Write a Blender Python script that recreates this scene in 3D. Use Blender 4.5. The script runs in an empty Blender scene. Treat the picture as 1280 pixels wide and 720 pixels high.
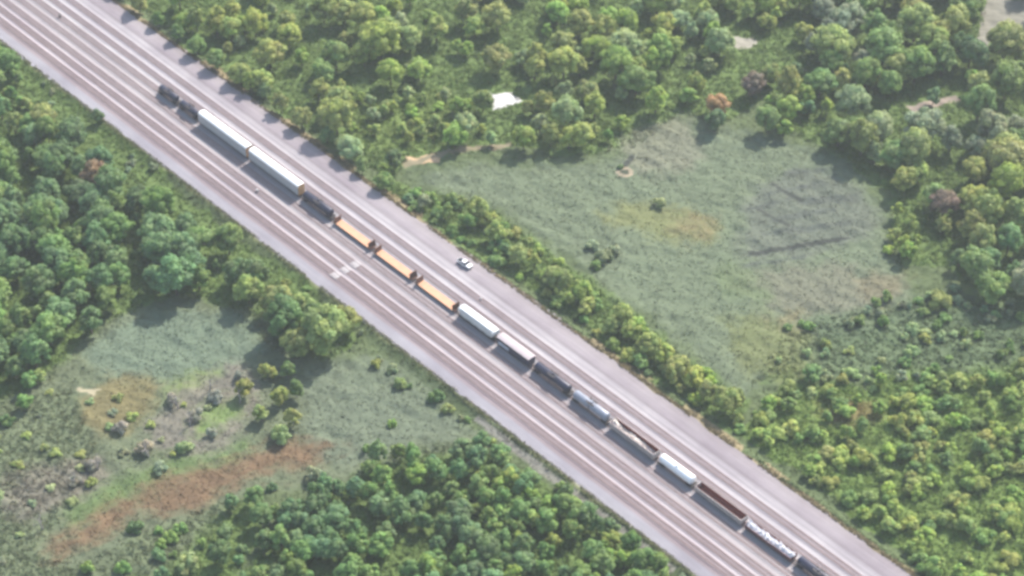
import bpy, bmesh, math, random
import numpy as np
from mathutils import Vector, Matrix

# ------------------------------------------------------------------ camera, sky, sun, exposure
S = bpy.context.scene
C = S.collection
TH = math.radians(42.0); DIST = 770.0; FPX = 2885.0
CAM = np.array([0.0, -DIST * math.cos(TH), DIST * math.sin(TH)])
cd = bpy.data.cameras.new('camera'); cam = bpy.data.objects.new('camera', cd); C.objects.link(cam)
cam.location = CAM.tolist(); cam.rotation_euler = (math.pi / 2 - TH, 0, 0)
cd.sensor_width = 36.0; cd.lens = 36.0 * FPX / 1280.0
cd.clip_start = 1.0; cd.clip_end = 9000.0
cd.dof.use_dof = True; cd.dof.focus_distance = 60.0; cd.dof.aperture_fstop = 1.0   # slightly out of focus, as the photograph is
S.camera = cam

SUN_DIR = Vector((0.60, 0.80, math.tan(math.radians(45.0)))).normalized()   # towards the sun
SUN_EL = math.asin(SUN_DIR.z)
w = bpy.data.worlds.new("World"); S.world = w; w.use_nodes = True
nt = w.node_tree
sky = nt.nodes.new('ShaderNodeTexSky'); sky.sky_type = 'NISHITA'; sky.sun_disc = False
sky.sun_elevation = SUN_EL; sky.sun_rotation = math.atan2(SUN_DIR.x, SUN_DIR.y)
sky.air_density = 1.3; sky.dust_density = 2.0
nt.links.new(sky.outputs[0], nt.nodes['Background'].inputs[0])
nt.nodes['Background'].inputs[1].default_value = 0.15
sl = bpy.data.lights.new('sun', 'SUN'); sl.energy = 4.6; sl.angle = math.radians(0.5); sl.color = (1.0, 0.93, 0.86)
so = bpy.data.objects.new('sun', sl); C.objects.link(so)
so.rotation_euler = (-SUN_DIR).to_track_quat('-Z', 'Y').to_euler()
S.view_settings.view_transform = 'Standard'; S.view_settings.look = 'None'
S.view_settings.exposure = 0.80; S.view_settings.gamma = 1.0; S.view_settings.use_curve_mapping = False
S.cycles.volume_bounces = 1; S.cycles.max_bounces = 5; S.cycles.diffuse_bounces = 2; S.cycles.glossy_bounces = 2
S.cycles.transmission_bounces = 2; S.cycles.transparent_max_bounces = 4
HAZE_DENSITY = 0.000095

rng = np.random.default_rng(11)
R = random.Random(5)

# ------------------------------------------------------------------ helpers
def tag(o, label=None, cat=None, group=None, kind=None):
    if label: o['label'] = label
    if cat: o['category'] = cat
    if group: o['group'] = group
    if kind: o['kind'] = kind
    return o

def ground_at(px, py, z=0.0):
    d = np.array([0, math.cos(TH), -math.sin(TH)]) * FPX + np.array([1.0, 0, 0]) * (px - 640) + np.array([0, math.sin(TH), math.cos(TH)]) * (360 - py)
    t = (z - CAM[2]) / d[2]
    return (CAM + d * t)[:2]

def to_px(p):
    q = np.asarray(p, float) - CAM
    zc = q @ np.array([0, math.cos(TH), -math.sin(TH)])
    return 640 + FPX * q[..., 0] / zc, 360 - FPX * (q @ np.array([0, math.sin(TH), math.cos(TH)])) / zc

# the yard's own frame: u along the tracks, v across them
Y0 = np.array([-196.7, 157.1]); _e = ground_at(860, 671); DU = (_e - Y0) / np.linalg.norm(_e - Y0)
DV = np.array([-DU[1], DU[0]]); YANG = math.atan2(DU[1], DU[0])
def uv(x, y):
    x = np.asarray(x) - Y0[0]; y = np.asarray(y) - Y0[1]
    return x * DU[0] + y * DU[1], x * DV[0] + y * DV[1]
def yard(u, v, z=0.0):
    p = Y0 + DU * u + DV * v
    return Vector((p[0], p[1], z))

_lat = rng.random((256, 256))
def vnoise(x, y, s, o=0.0):
    x = np.asarray(x) / s + 71.3 + o; y = np.asarray(y) / s + 39.7 + o * 1.7
    xi = np.floor(x).astype(int); yi = np.floor(y).astype(int); fx = x - xi; fy = y - yi
    fx = fx * fx * (3 - 2 * fx); fy = fy * fy * (3 - 2 * fy)
    g = lambda a, b: _lat[a % 256, b % 256]
    return (g(xi, yi) * (1 - fx) + g(xi + 1, yi) * fx) * (1 - fy) + (g(xi, yi + 1) * (1 - fx) + g(xi + 1, yi + 1) * fx) * fy
def fbm(x, y, s, o=0.0):
    return (vnoise(x, y, s, o) + .5 * vnoise(x, y, s / 2.1, o + 5) + .25 * vnoise(x, y, s / 4.3, o + 9)) / 1.75
def sstep(a, b, t):
    t = np.clip((t - a) / (b - a), 0, 1); return t * t * (3 - 2 * t)

V_LEFT, V_RIGHT = -9.3, 37.2
def height(x, y):
    u, v = uv(x, y)
    d = np.maximum(V_LEFT - v, v - V_RIGHT)               # distance outside the yard
    base = -0.06 - 1.35 * sstep(0.4, 5.0, d)
    rx, ry = x * .82 - y * .57, x * .57 + y * .82
    return base + (0.5 * (fbm(x, y, 26) - .5) + 1.7 * (fbm(rx * .5, ry, 3.4, 90) - .5)) * sstep(3, 10, d)

# ------------------------------------------------------------------ materials
def mat(name):
    m = bpy.data.materials.new(name); m.use_nodes = True
    return m, m.node_tree, m.node_tree.nodes['Principled BSDF']
def node(nt, t, **kw):
    n = nt.nodes.new(t)
    for k, v in kw.items():
        setattr(n, k, v)
    return n
def mixrgb(nt, typ, fac, a, b):
    n = nt.nodes.new('ShaderNodeMix'); n.data_type = 'RGBA'; n.blend_type = typ
    for s, v in ((n.inputs[0], fac), (n.inputs[6], a), (n.inputs[7], b)):
        if hasattr(v, 'type') and hasattr(v, 'is_linked'): nt.links.new(v, s)
        elif isinstance(v, (int, float)): s.default_value = v
        else: s.default_value = (*v[:3], 1)
    return n.outputs[2]
def noise(nt, scale, detail=3.0, vec=None, rough=.6):
    n = nt.nodes.new('ShaderNodeTexNoise'); n.inputs['Scale'].default_value = scale
    n.inputs['Detail'].default_value = detail; n.inputs['Roughness'].default_value = rough
    if vec is not None: nt.links.new(vec, n.inputs['Vector'])
    return n.outputs['Fac']
def ramp(nt, fac, stops):
    n = nt.nodes.new('ShaderNodeValToRGB'); nt.links.new(fac, n.inputs[0]); cr = n.color_ramp
    while len(cr.elements) < len(stops): cr.elements.new(1.0)
    for e, (p, c) in zip(cr.elements, stops):
        e.position = p; e.color = (*(c if not isinstance(c, (int, float)) else (c, c, c)), 1)
    return n.outputs[0]

def worn(name, col, rough=.6, metal=0.0, wear=(.75, 1.12), rust=0.0, scale=1.1):
    m, nt, b = mat(name)
    co = node(nt, 'ShaderNodeTexCoord').outputs['Object']
    mp = node(nt, 'ShaderNodeMapping'); mp.inputs['Scale'].default_value = (.45, 1, 1.6); nt.links.new(co, mp.inputs[0])
    f = noise(nt, scale, 5, mp.outputs[0])
    g = ramp(nt, f, [(.3, wear[0]), (.7, wear[1])])
    c = mixrgb(nt, 'MULTIPLY', 1.0, col, g)
    if rust:
        f2 = noise(nt, scale * 2.3, 6, mp.outputs[0], .75)
        k = ramp(nt, f2, [(.5, 0.0), (.68, rust)])
        c = mixrgb(nt, 'MIX', k, c, (.14, .07, .045))
    nt.links.new(c, b.inputs['Base Color']); b.inputs['Roughness'].default_value = rough; b.inputs['Metallic'].default_value = metal
    return m

M = {}
M['white_paint'] = worn('white_paint', (.80, .80, .79), .45, wear=(.9, 1.05), rust=.12)
M['roof_white'] = worn('galvanised_roof', (.80, .80, .78), .5, wear=(.9, 1.08))
M['rack_side'] = worn('galvanised_panels', (.50, .50, .50), .55, wear=(.85, 1.1), rust=.25)
M['rack_end'] = worn('end_door_paint', (.62, .36, .17), .6, rust=.3)
M['hopper'] = worn('pale_grey_paint', (.62, .63, .62), .5, wear=(.86, 1.08), rust=.12)
M['black_tank'] = worn('black_tank_paint', (.016, .018, .040), .42, wear=(.7, 1.5), rust=.12)
M['grey_tank'] = worn('silver_grey_tank_paint', (.27, .29, .34), .34, wear=(.8, 1.1), rust=.15)
M['white_tank'] = worn('white_tank_paint', (.84, .84, .84), .4, wear=(.94, 1.03))
M['orange_deck'] = worn('orange_tan_deck', (.56, .31, .185), .75, wear=(.85, 1.12), scale=1.7)
M['rust_brown'] = worn('rusty_brown_steel', (.17, .085, .06), .8, rust=.5)
M['dark_steel'] = worn('dark_steel', (.035, .032, .036), .7, rust=.35)
M['maroon'] = worn('maroon_paint', (.11, .050, .055), .65, rust=.3)
M['beige_side'] = worn('dusty_beige_paint', (.42, .37, .35), .7, rust=.3)
M['pink_roof'] = worn('dusty_pinkish_roof', (.42, .365, .37), .65, wear=(.88, 1.1), rust=.1)
M['navy_side'] = worn('dark_blue_grey_paint', (.055, .055, .085), .55, rust=.2)
M['pale_panel'] = worn('pale_blue_grey_panel', (.50, .53, .60), .55)
M['interior'] = worn('rusty_gondola_interior', (.24, .070, .050), .85, rust=.5)
M['white_scrap'] = worn('pale_scrap', (.70, .69, .72), .6, wear=(.55, 1.15), scale=2.4)
M['tan_scrap'] = worn('cream_scrap', (.74, .67, .60), .7, wear=(.55, 1.1), scale=2.4)
M['rail'] = worn('rail_steel', (.30, .19, .17), .5, .3)
M['sleeper'] = worn('sleeper_wood', (.24, .19, .19), .9)
M['concrete'] = worn('concrete', (.38, .355, .355), .85)
M['car_white'] = worn('white_car_paint', (.82, .82, .83), .25, wear=(.98, 1.0))
M['glass'] = worn('dark_glass', (.02, .022, .03), .15)
M['tyre'] = worn('tyre_rubber', (.02, .02, .02), .9)
M['bark'] = worn('bark', (.11, .085, .065), .95)
M['cabinet'] = worn('pale_cabinet_paint', (.48, .45, .44), .6)
M['dead_wood'] = worn('bleached_dead_wood', (.30, .27, .25), .9)

def leaf_material():
    m, nt, b = mat('foliage')
    oi = node(nt, 'ShaderNodeObjectInfo')
    at = node(nt, 'ShaderNodeAttribute', attribute_name='tint')
    geo = node(nt, 'ShaderNodeNewGeometry')
    f = noise(nt, .55, 3, geo.outputs['Position'])
    g = ramp(nt, f, [(.3, (.82, .86, .90)), (.7, (1.2, 1.14, 1.02))])
    c = mixrgb(nt, 'MULTIPLY', 1.0, oi.outputs['Color'], at.outputs['Color'])
    c = mixrgb(nt, 'MULTIPLY', 1.0, c, g)
    nt.links.new(c, b.inputs['Base Color']); b.inputs['Roughness'].default_value = .6
    b.inputs['Specular IOR Level'].default_value = .35
    tr = node(nt, 'ShaderNodeBsdfTranslucent'); nt.links.new(c, tr.inputs[0])
    mx = node(nt, 'ShaderNodeMixShader'); mx.inputs[0].default_value = .36
    nt.links.new(b.outputs[0], mx.inputs[1]); nt.links.new(tr.outputs[0], mx.inputs[2])
    nt.links.new(mx.outputs[0], nt.nodes['Material Output'].inputs[0])
    return m
M['leaf'] = leaf_material()

def cover_material(name, rough=.9, fine=1.3, lo=.78, hi=1.2, bump=.0, trans=0.0):
    m, nt, b = mat(name)
    at = node(nt, 'ShaderNodeAttribute', attribute_name='cover')
    geo = node(nt, 'ShaderNodeNewGeometry')
    f = noise(nt, fine, 5, geo.outputs['Position'], .7)
    g = ramp(nt, f, [(.3, lo), (.7, hi)])
    c = mixrgb(nt, 'MULTIPLY', 1.0, at.outputs['Color'], g)
    nt.links.new(c, b.inputs['Base Color']); b.inputs['Roughness'].default_value = rough
    b.inputs['Specular IOR Level'].default_value = .2
    if bump:
        bp = node(nt, 'ShaderNodeBump'); bp.inputs['Strength'].default_value = bump; bp.inputs['Distance'].default_value = .10
        nt.links.new(f, bp.inputs['Height']); nt.links.new(bp.outputs[0], b.inputs['Normal'])
    if trans:
        tr = node(nt, 'ShaderNodeBsdfTranslucent'); nt.links.new(c, tr.inputs[0])
        mx = node(nt, 'ShaderNodeMixShader'); mx.inputs[0].default_value = trans
        nt.links.new(b.outputs[0], mx.inputs[1]); nt.links.new(tr.outputs[0], mx.inputs[2])
        nt.links.new(mx.outputs[0], nt.nodes['Material Output'].inputs[0])
    return m
M['ground'] = cover_material('ground_soil_and_grass', lo=.9, hi=1.1, bump=.2)
M['reed'] = cover_material('reeds', .8, .8, .85, 1.15, trans=.45)

# ------------------------------------------------------------------ mesh builder
class MB:
    def __init__(s): s.v = []; s.f = []; s.sm = []
    def add(s, vs, fs, smooth=False):
        k = len(s.v); s.v += [tuple(p) for p in vs]; s.f += [tuple(i + k for i in f) for f in fs]; s.sm += [smooth] * len(fs)
        return s
    def box(s, x0, x1, y0, y1, z0, z1):
        return s.add([(x, y, z) for z in (z0, z1) for y in (y0, y1) for x in (x0, x1)],
                     [(0, 2, 3, 1), (4, 5, 7, 6), (0, 1, 5, 4), (2, 6, 7, 3), (0, 4, 6, 2), (1, 3, 7, 5)])
    def prism(s, prof, x0, x1, axis='x', smooth=False):     # closed profile (a,b) swept along x or y
        n = len(prof); P = lambda t, a, b: (t, a, b) if axis == 'x' else (a, t, b)
        vs = [P(x0, a, b) for a, b in prof] + [P(x1, a, b) for a, b in prof]
        fs = [(i, (i + 1) % n, n + (i + 1) % n, n + i) for i in range(n)]
        k = len(s.v); s.v += vs; s.f += [tuple(i + k for i in f) for f in fs]; s.sm += [smooth] * n
        s.f += [tuple(k + i for i in range(n))[::-1], tuple(k + n + i for i in range(n))]; s.sm += [False] * 2
        return s
    def tube(s, x0, x1, r, cy, cz, seg=28, dome=0.0, axis='x'):
        rings = [(x0, r), (x1, r)]
        if dome:
            pre = [(x0 - dome * math.sin(t), r * math.cos(t)) for t in (1.5, 1.25, .95, .6, .3)]
            post = [(x1 + dome * math.sin(t), r * math.cos(t)) for t in (.3, .6, .95, 1.25, 1.5)]
            rings = pre + rings + post
        vs = []
        for x, q in rings:
            for i in range(seg):
                a = 2 * math.pi * i / seg
                p = (x, cy + q * math.cos(a), cz + q * math.sin(a))
                if axis == 'y': p = (p[1] - cy + cy, p[0], p[2])
                if axis == 'z': p = (cy + q * math.cos(a), cz + q * math.sin(a), x)
                vs.append(p)
        fs = []
        for j in range(len(rings) - 1):
            for i in range(seg):
                a, b = j * seg + i, j * seg + (i + 1) % seg
                fs.append((a, b, b + seg, a + seg))
        s.add(vs, fs, True)
        k = len(s.v) - len(vs); s.f += [tuple(k + i for i in range(seg))[::-1], tuple(k + (len(rings) - 1) * seg + i for i in range(seg))]; s.sm += [False] * 2
        return s
    def build(s, name, m, parent=None):
        me = bpy.data.meshes.new(name); me.from_pydata(s.v, [], s.f)
        me.polygons.foreach_set('use_smooth', s.sm)
        bm = bmesh.new(); bm.from_mesh(me); bmesh.ops.recalc_face_normals(bm, faces=bm.faces); bm.to_mesh(me); bm.free()
        me.materials.append(m); o = bpy.data.objects.new(name, me); C.objects.link(o)
        if parent: o.parent = parent
        return o
def bevel(o, wd=.04, seg=2):
    md = o.modifiers.new('bevel', 'BEVEL'); md.width = wd; md.segments = seg; md.limit_method = 'ANGLE'; return o
def thing(name, label, cat, group=None, loc=(0, 0, 0), rz=0.0):
    o = bpy.data.objects.new(name, None); C.objects.link(o); o.location = loc; o.rotation_euler = (0, 0, rz)
    o.empty_display_size = .5
    return tag(o, label, cat, group)
def copy_tree(o, parent=None):
    c = o.copy(); C.objects.link(c); c.parent = parent
    for ch in list(o.children): copy_tree(ch, c)
    return c
def np_mesh(name, V, T, m, colname=None, col=None, parent=None, smooth=False):
    me = bpy.data.meshes.new(name); n = T.shape[1]
    me.vertices.add(len(V)); me.vertices.foreach_set('co', np.ascontiguousarray(V, np.float32).ravel())
    me.loops.add(T.size); me.loops.foreach_set('vertex_index', np.ascontiguousarray(T, np.int32).ravel())
    me.polygons.add(len(T)); me.polygons.foreach_set('loop_start', np.arange(0, T.size, n, dtype=np.int32))
    me.polygons.foreach_set('loop_total', np.full(len(T), n, np.int32))
    me.polygons.foreach_set('use_smooth', np.full(len(T), smooth))
    me.update(calc_edges=True); me.validate()
    if col is not None:
        a = me.color_attributes.new(colname, 'FLOAT_COLOR', 'POINT')
        a.data.foreach_set('color', np.concatenate([col, np.ones((len(col), 1))], 1).astype(np.float32).ravel())
    me.materials.append(m); o = bpy.data.objects.new(name, me); C.objects.link(o)
    if parent: o.parent = parent
    return o

# ------------------------------------------------------------------ ground cover map
def poly(pts, z=-1.3): return np.array([ground_at(px, py, z) for px, py in pts])
def inside(P, x, y):
    r = np.zeros(np.shape(x), bool); n = len(P)
    for i in range(n):
        x1, y1 = P[i]; x2, y2 = P[(i + 1) % n]
        if y1 == y2: continue
        c = ((y1 > y) != (y2 > y)) & (x < (x2 - x1) * (y - y1) / (y2 - y1) + x1)
        r ^= c
    return r
def warp(x, y, a=5.0, s=11.0):
    return x + a * (fbm(x, y, s, 3) - .5) * 2, y + a * (fbm(x, y, s, 17) - .5) * 2

MARSH = (.150, .178, .120)
WOODS = {
 'left_wood': [(-60, 30), (0, 72), (48, 128), (118, 196), (178, 250), (238, 300), (288, 345), (360, 385), (440, 412), (452, 432), (400, 452), (345, 440), (300, 395), (262, 372), (200, 372), (130, 405), (85, 440), (60, 480), (0, 500), (-80, 500)],
 'lower_wood': [(430, 610), (470, 572), (530, 556), (600, 556), (650, 590), (700, 618), (760, 665), (850, 735), (900, 780), (200, 780), (300, 720), (350, 660), (385, 630)],
 'upper_wood': [(130, -60), (160, 0), (260, 78), (350, 142), (420, 190), (490, 225), (510, 200), (590, 192), (650, 182), (740, 195), (800, 180), (850, 140), (900, 158), (955, 120), (1010, 60), (1010, -60)],
 'far_wood': [(1000, -60), (1000, 60), (950, 110), (985, 165), (1030, 185), (1090, 225), (1120, 250), (1110, 300), (1120, 330), (1180, 330), (1230, 375), (1350, 390), (1350, -60)],
 'right_thicket': [(930, 545), (960, 500), (1000, 470), (1080, 480), (1130, 460), (1200, 465), (1350, 440), (1350, 780), (1230, 780), (1150, 705), (1020, 612)],
 'right_scrub': [(940, 480), (980, 420), (1040, 395), (1180, 370), (1350, 380), (1350, 450), (1130, 465), (1000, 472)],
 'left_scrub': [(-60, 510), (90, 485), (120, 560), (80, 640), (40, 690), (100, 705), (200, 658), (280, 625), (330, 640), (280, 760), (-60, 760)],
 'left_verge': [(-40, 30), (0, 60), (120, 144), (290, 290), (390, 362), (450, 410), (420, 425), (360, 392), (238, 305), (110, 200), (0, 100)],
 'hedgerow': [(470, 215), (500, 232), (560, 245), (620, 262), (680, 310), (740, 350), (800, 395), (850, 440), (900, 475), (930, 500), (925, 545), (860, 505), (760, 435), (700, 392), (640, 345), (590, 312), (530, 275), (480, 240)],
}
WP = {k: poly(v) for k, v in WOODS.items()}
# (shape, colour, softness): polygons of ground cover seen from above, later ones over earlier ones
COVER = [
 ([(0, 500), (80, 450), (120, 400), (230, 372), (330, 395), (400, 460), (560, 520), (640, 570), (560, 560), (440, 600), (300, 620), (200, 720), (-60, 760), (-60, 500)], (.150, .172, .112)),
 ([(120, 412), (220, 385), (300, 395), (335, 440), (280, 465), (200, 480), (130, 470), (100, 450)], (.155, .200, .150)),
 ([(375, 455), (450, 440), (520, 470), (600, 545), (540, 555), (470, 570), (430, 590), (380, 560)], (.150, .178, .130)),
 ([(200, 485), (250, 462), (280, 455), (265, 475), (230, 500), (195, 500)], (.20, .27, .07)),
 ([(110, 478), (160, 465), (200, 475), (190, 500), (175, 535), (120, 545), (95, 520)], (.215, .175, .085)),
 ([(225, 480), (300, 450), (330, 480), (300, 540), (260, 580), (200, 570), (180, 540)], (.21, .185, .165)),
 ([(75, 580), (125, 560), (140, 600), (60, 640), (0, 650), (0, 590)], (.20, .175, .150)),
 ([(75, 640), (120, 610), (200, 575), (260, 560), (300, 545), (320, 560), (250, 590), (190, 610), (130, 640), (85, 665)], (.125, .185, .068)),
 ([(230, 515), (300, 490), (300, 520), (250, 545)], (.17, .25, .075)),
 ([(40, 705), (60, 680), (100, 655), (135, 625), (172, 618), (170, 648), (110, 678), (75, 702)], (.205, .118, .072)),
 ([(165, 610), (205, 596), (240, 590), (300, 568), (345, 552), (400, 550), (425, 564), (395, 582), (330, 592), (275, 615), (225, 645), (175, 642)], (.195, .110, .068)),
 # the wide marsh
 ([(500, 215), (600, 205), (700, 205), (800, 195), (860, 150), (960, 170), (1060, 200), (1100, 260), (1120, 340), (1160, 390), (1040, 420), (960, 470), (930, 500), (850, 430), (740, 345), (620, 255), (540, 240)], (.158, .190, .130)),
 ([(770, 170), (850, 145), (880, 190), (850, 220), (790, 215)], (.205, .205, .155)),
 ([(930, 235), (1010, 205), (1070, 235), (1100, 270), (1080, 300), (1000, 320), (920, 330), (930, 280)], (.142, .156, .130)),
 ([(900, 340), (1060, 330), (1130, 370), (1080, 400), (960, 390)], (.180, .178, .135)),
 ([(735, 262), (790, 255), (870, 262), (905, 285), (890, 305), (840, 300), (760, 280)], (.195, .205, .090)),
 ([(835, 270), (880, 268), (900, 285), (885, 303), (845, 292)], (.22, .185, .10)),
 ([(880, 330), (920, 325), (975, 375), (950, 385), (900, 370)], (.145, .185, .100)),
 ([(900, 385), (970, 400), (1030, 420), (1060, 440), (1020, 470), (960, 480), (920, 450)], (.175, .195, .085)),
 ([(960, 395), (1010, 385), (1010, 405), (965, 420)], (.22, .19, .11)),
 ([(1010, 400), (1190, 370), (1290, 380), (1290, 450), (1130, 470), (1010, 480)], (.115, .155, .090)),
 ([(1020, 505), (1080, 498), (1110, 515), (1070, 535), (1030, 530)], (.25, .19, .09)),
 ([(1060, 345), (1130, 340), (1135, 370), (1080, 372)], (.20, .175, .115)),
 # clearings inside the woods
 ([(425, 130), (500, 108), (575, 120), (590, 160), (540, 188), (460, 190), (430, 170)], (.150, .205, .058)),
 ([(1232, -5), (1290, 0), (1300, 35), (1262, 44), (1240, 48), (1228, 80), (1214, 62), (1228, 30)], (.27, .25, .22)),
 ([(885, 40), (950, 50), (940, 62), (890, 58)], (.40, .36, .32)),
 ([(1130, 132), (1195, 118), (1200, 126), (1140, 142)], (.34, .27, .24)),
 ([(508, 196), (545, 192), (548, 204), (512, 206)], (.55, .38, .25)),
 ([(500, 205), (560, 185), (640, 178), (640, 184), (560, 193), (505, 212)], (.26, .22, .15)),
 ([(95, 484), (125, 488), (118, 494), (98, 490)], (.42, .36, .26)),
 ([(610, 119), (636, 117), (650, 127), (636, 134), (614, 136)], (.66, .62, .65)),
]
COVER = [(poly(p), np.array(c)) for p, c in COVER]
RING = ground_at(782, 216, -1.3)
DITCHES = [((938, 317), (1060, 297), 1.1), ((965, 230), (1000, 250), 1.0), ((948, 262), (985, 282), .95), ((790, 195), (782, 206), 1.0)]
DITCHES = [(ground_at(*a, -1.3), ground_at(*b, -1.3), wd) for a, b, wd in DITCHES]
STREAKS = [((950, 277), (1040, 263), 1.3), ((955, 292), (1062, 279), 1.6), ((958, 243), (1032, 226), 1.2), ((985, 217), (1045, 210), 1.1), ((925, 333), (1000, 322), 1.1), ((1005, 252), (1066, 246), 1.4), ((1000, 235), (1060, 228), 1.0), ((935, 262), (985, 250), 1.0)]
STREAKS = [(ground_at(*a, -1.3), ground_at(*b, -1.3), wd) for a, b, wd in STREAKS]
STRAW = np.array((.30, .24, .15))
def cover_color(x, y):
    u, v = uv(x, y)
    c = np.tile(np.array((.115, .150, .070)), (len(x), 1))
    n = fbm(x, y, 9, 30)
    wx, wy = warp(x, y)
    for P in WP.values():
        c[inside(P, wx, wy)] = (.135, .195, .062)
    c[inside(WP['right_thicket'], wx, wy)] = (.155, .225, .062)
    wx, wy = warp(x, y, 3.0, 7.0)
    for i, (P, col) in enumerate(COVER):
        if i >= len(COVER) - 7:
            wx, wy = warp(x, y, 1.4, 4.0); c[inside(P, wx, wy)] = col; continue
        al = np.zeros(len(x))
        for k in range(11):
            a = k * 1.15; al += inside(P, wx + (3 + k % 2 * 4) * math.cos(a) * (k > 0), wy + (3 + k % 2 * 4) * math.sin(a) * (k > 0))
        al = sstep(.1, .9, al / 11 + (fbm(x, y, 3.0, 60 + i) - .5) * .55 * (al > 0))[:, None] * .85
        c = c * (1 - al) + col * al
    for a, b, wd in STREAKS:
        ab = b - a; t = np.clip(((x - a[0]) * ab[0] + (y - a[1]) * ab[1]) / (ab @ ab), 0, 1)
        d = np.hypot(x - a[0] - t * ab[0], y - a[1] - t * ab[1]) + (n - .5) * 5 + 2.2 * (fbm(x, y, 4, 41) - .5)
        al = (1 - sstep(wd * .3, wd * 1.8, d))[:, None] * .6; c = c * (1 - al) + np.array((.088, .098, .096)) * al
    for a, b, wd in DITCHES:
        ab = b - a; t = np.clip(((x - a[0]) * ab[0] + (y - a[1]) * ab[1]) / (ab @ ab), 0, 1)
        d = np.hypot(x - a[0] - t * ab[0], y - a[1] - t * ab[1]) + (n - .5) * 1.6
        c[d < wd] = (.055, .060, .055)
    d = np.hypot(x - RING[0], (y - RING[1])) + (n - .5) * 1.2
    c[(d < 3.0)] = (.36, .29, .22); c[d < 1.5] = (.06, .07, .05)
    # verges: dry straw beside the gravel, dark grass beyond
    L = V_LEFT - v; Rr = v - V_RIGHT
    q = (n - .5) * 3.0
    c[(L > -2) & (L + q * .6 < 1.0)] = (.25, .26, .13)
    m = (Rr > -2) & (Rr + q < 1.2 + 2.5 * (fbm(u, v, 25, 2) > .56)); c[m] = STRAW
    m = (L > 1.2) & (L < 1.9) & (u > 270); c[m] = (.06, .085, .05)
    m = (L > 1.9) & (L < 4.2 + q * .5) & (u > 285) & (u < 372); c[m] = (.36, .33, .30)
    m = (L > -3) & (Rr > -50) & (L < .1) & (Rr < .1); c[m] = (.42, .38, .38)
    return c * np.array((.72, .75, .68)) * (0.86 + .28 * fbm(x, y, 4.0, 44))[:, None]

# ------------------------------------------------------------------ the ground sheet
def axis(lo, hi, fine, far):
    a = list(np.arange(lo, hi + fine, fine)); st = fine
    l = [a[0]]; 
    while l[-1] > -far: st *= 1.35; l.append(l[-1] - st)
    st = fine; h = [a[-1]]
    while h[-1] < far: st *= 1.35; h.append(h[-1] + st)
    return np.array(l[::-1] + a[1:-1] + h)
gx = axis(-225, 225, .78, 2400); gy = axis(-150, 190, .78, 2400)
X, Y = np.meshgrid(gx, gy); xf, yf = X.ravel(), Y.ravel()
Z = height(xf, yf); nx, ny = len(gx), len(gy)
idx = np.arange(nx * ny).reshape(ny, nx)
T = np.stack([idx[:-1, :-1].ravel(), idx[:-1, 1:].ravel(), idx[1:, 1:].ravel(), idx[1:, :-1].ravel()], 1)
g = np_mesh('ground', np.stack([xf, yf, Z], 1), T, M['ground'], 'cover', cover_color(xf, yf), smooth=True)
tag(g, kind='structure')

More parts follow.
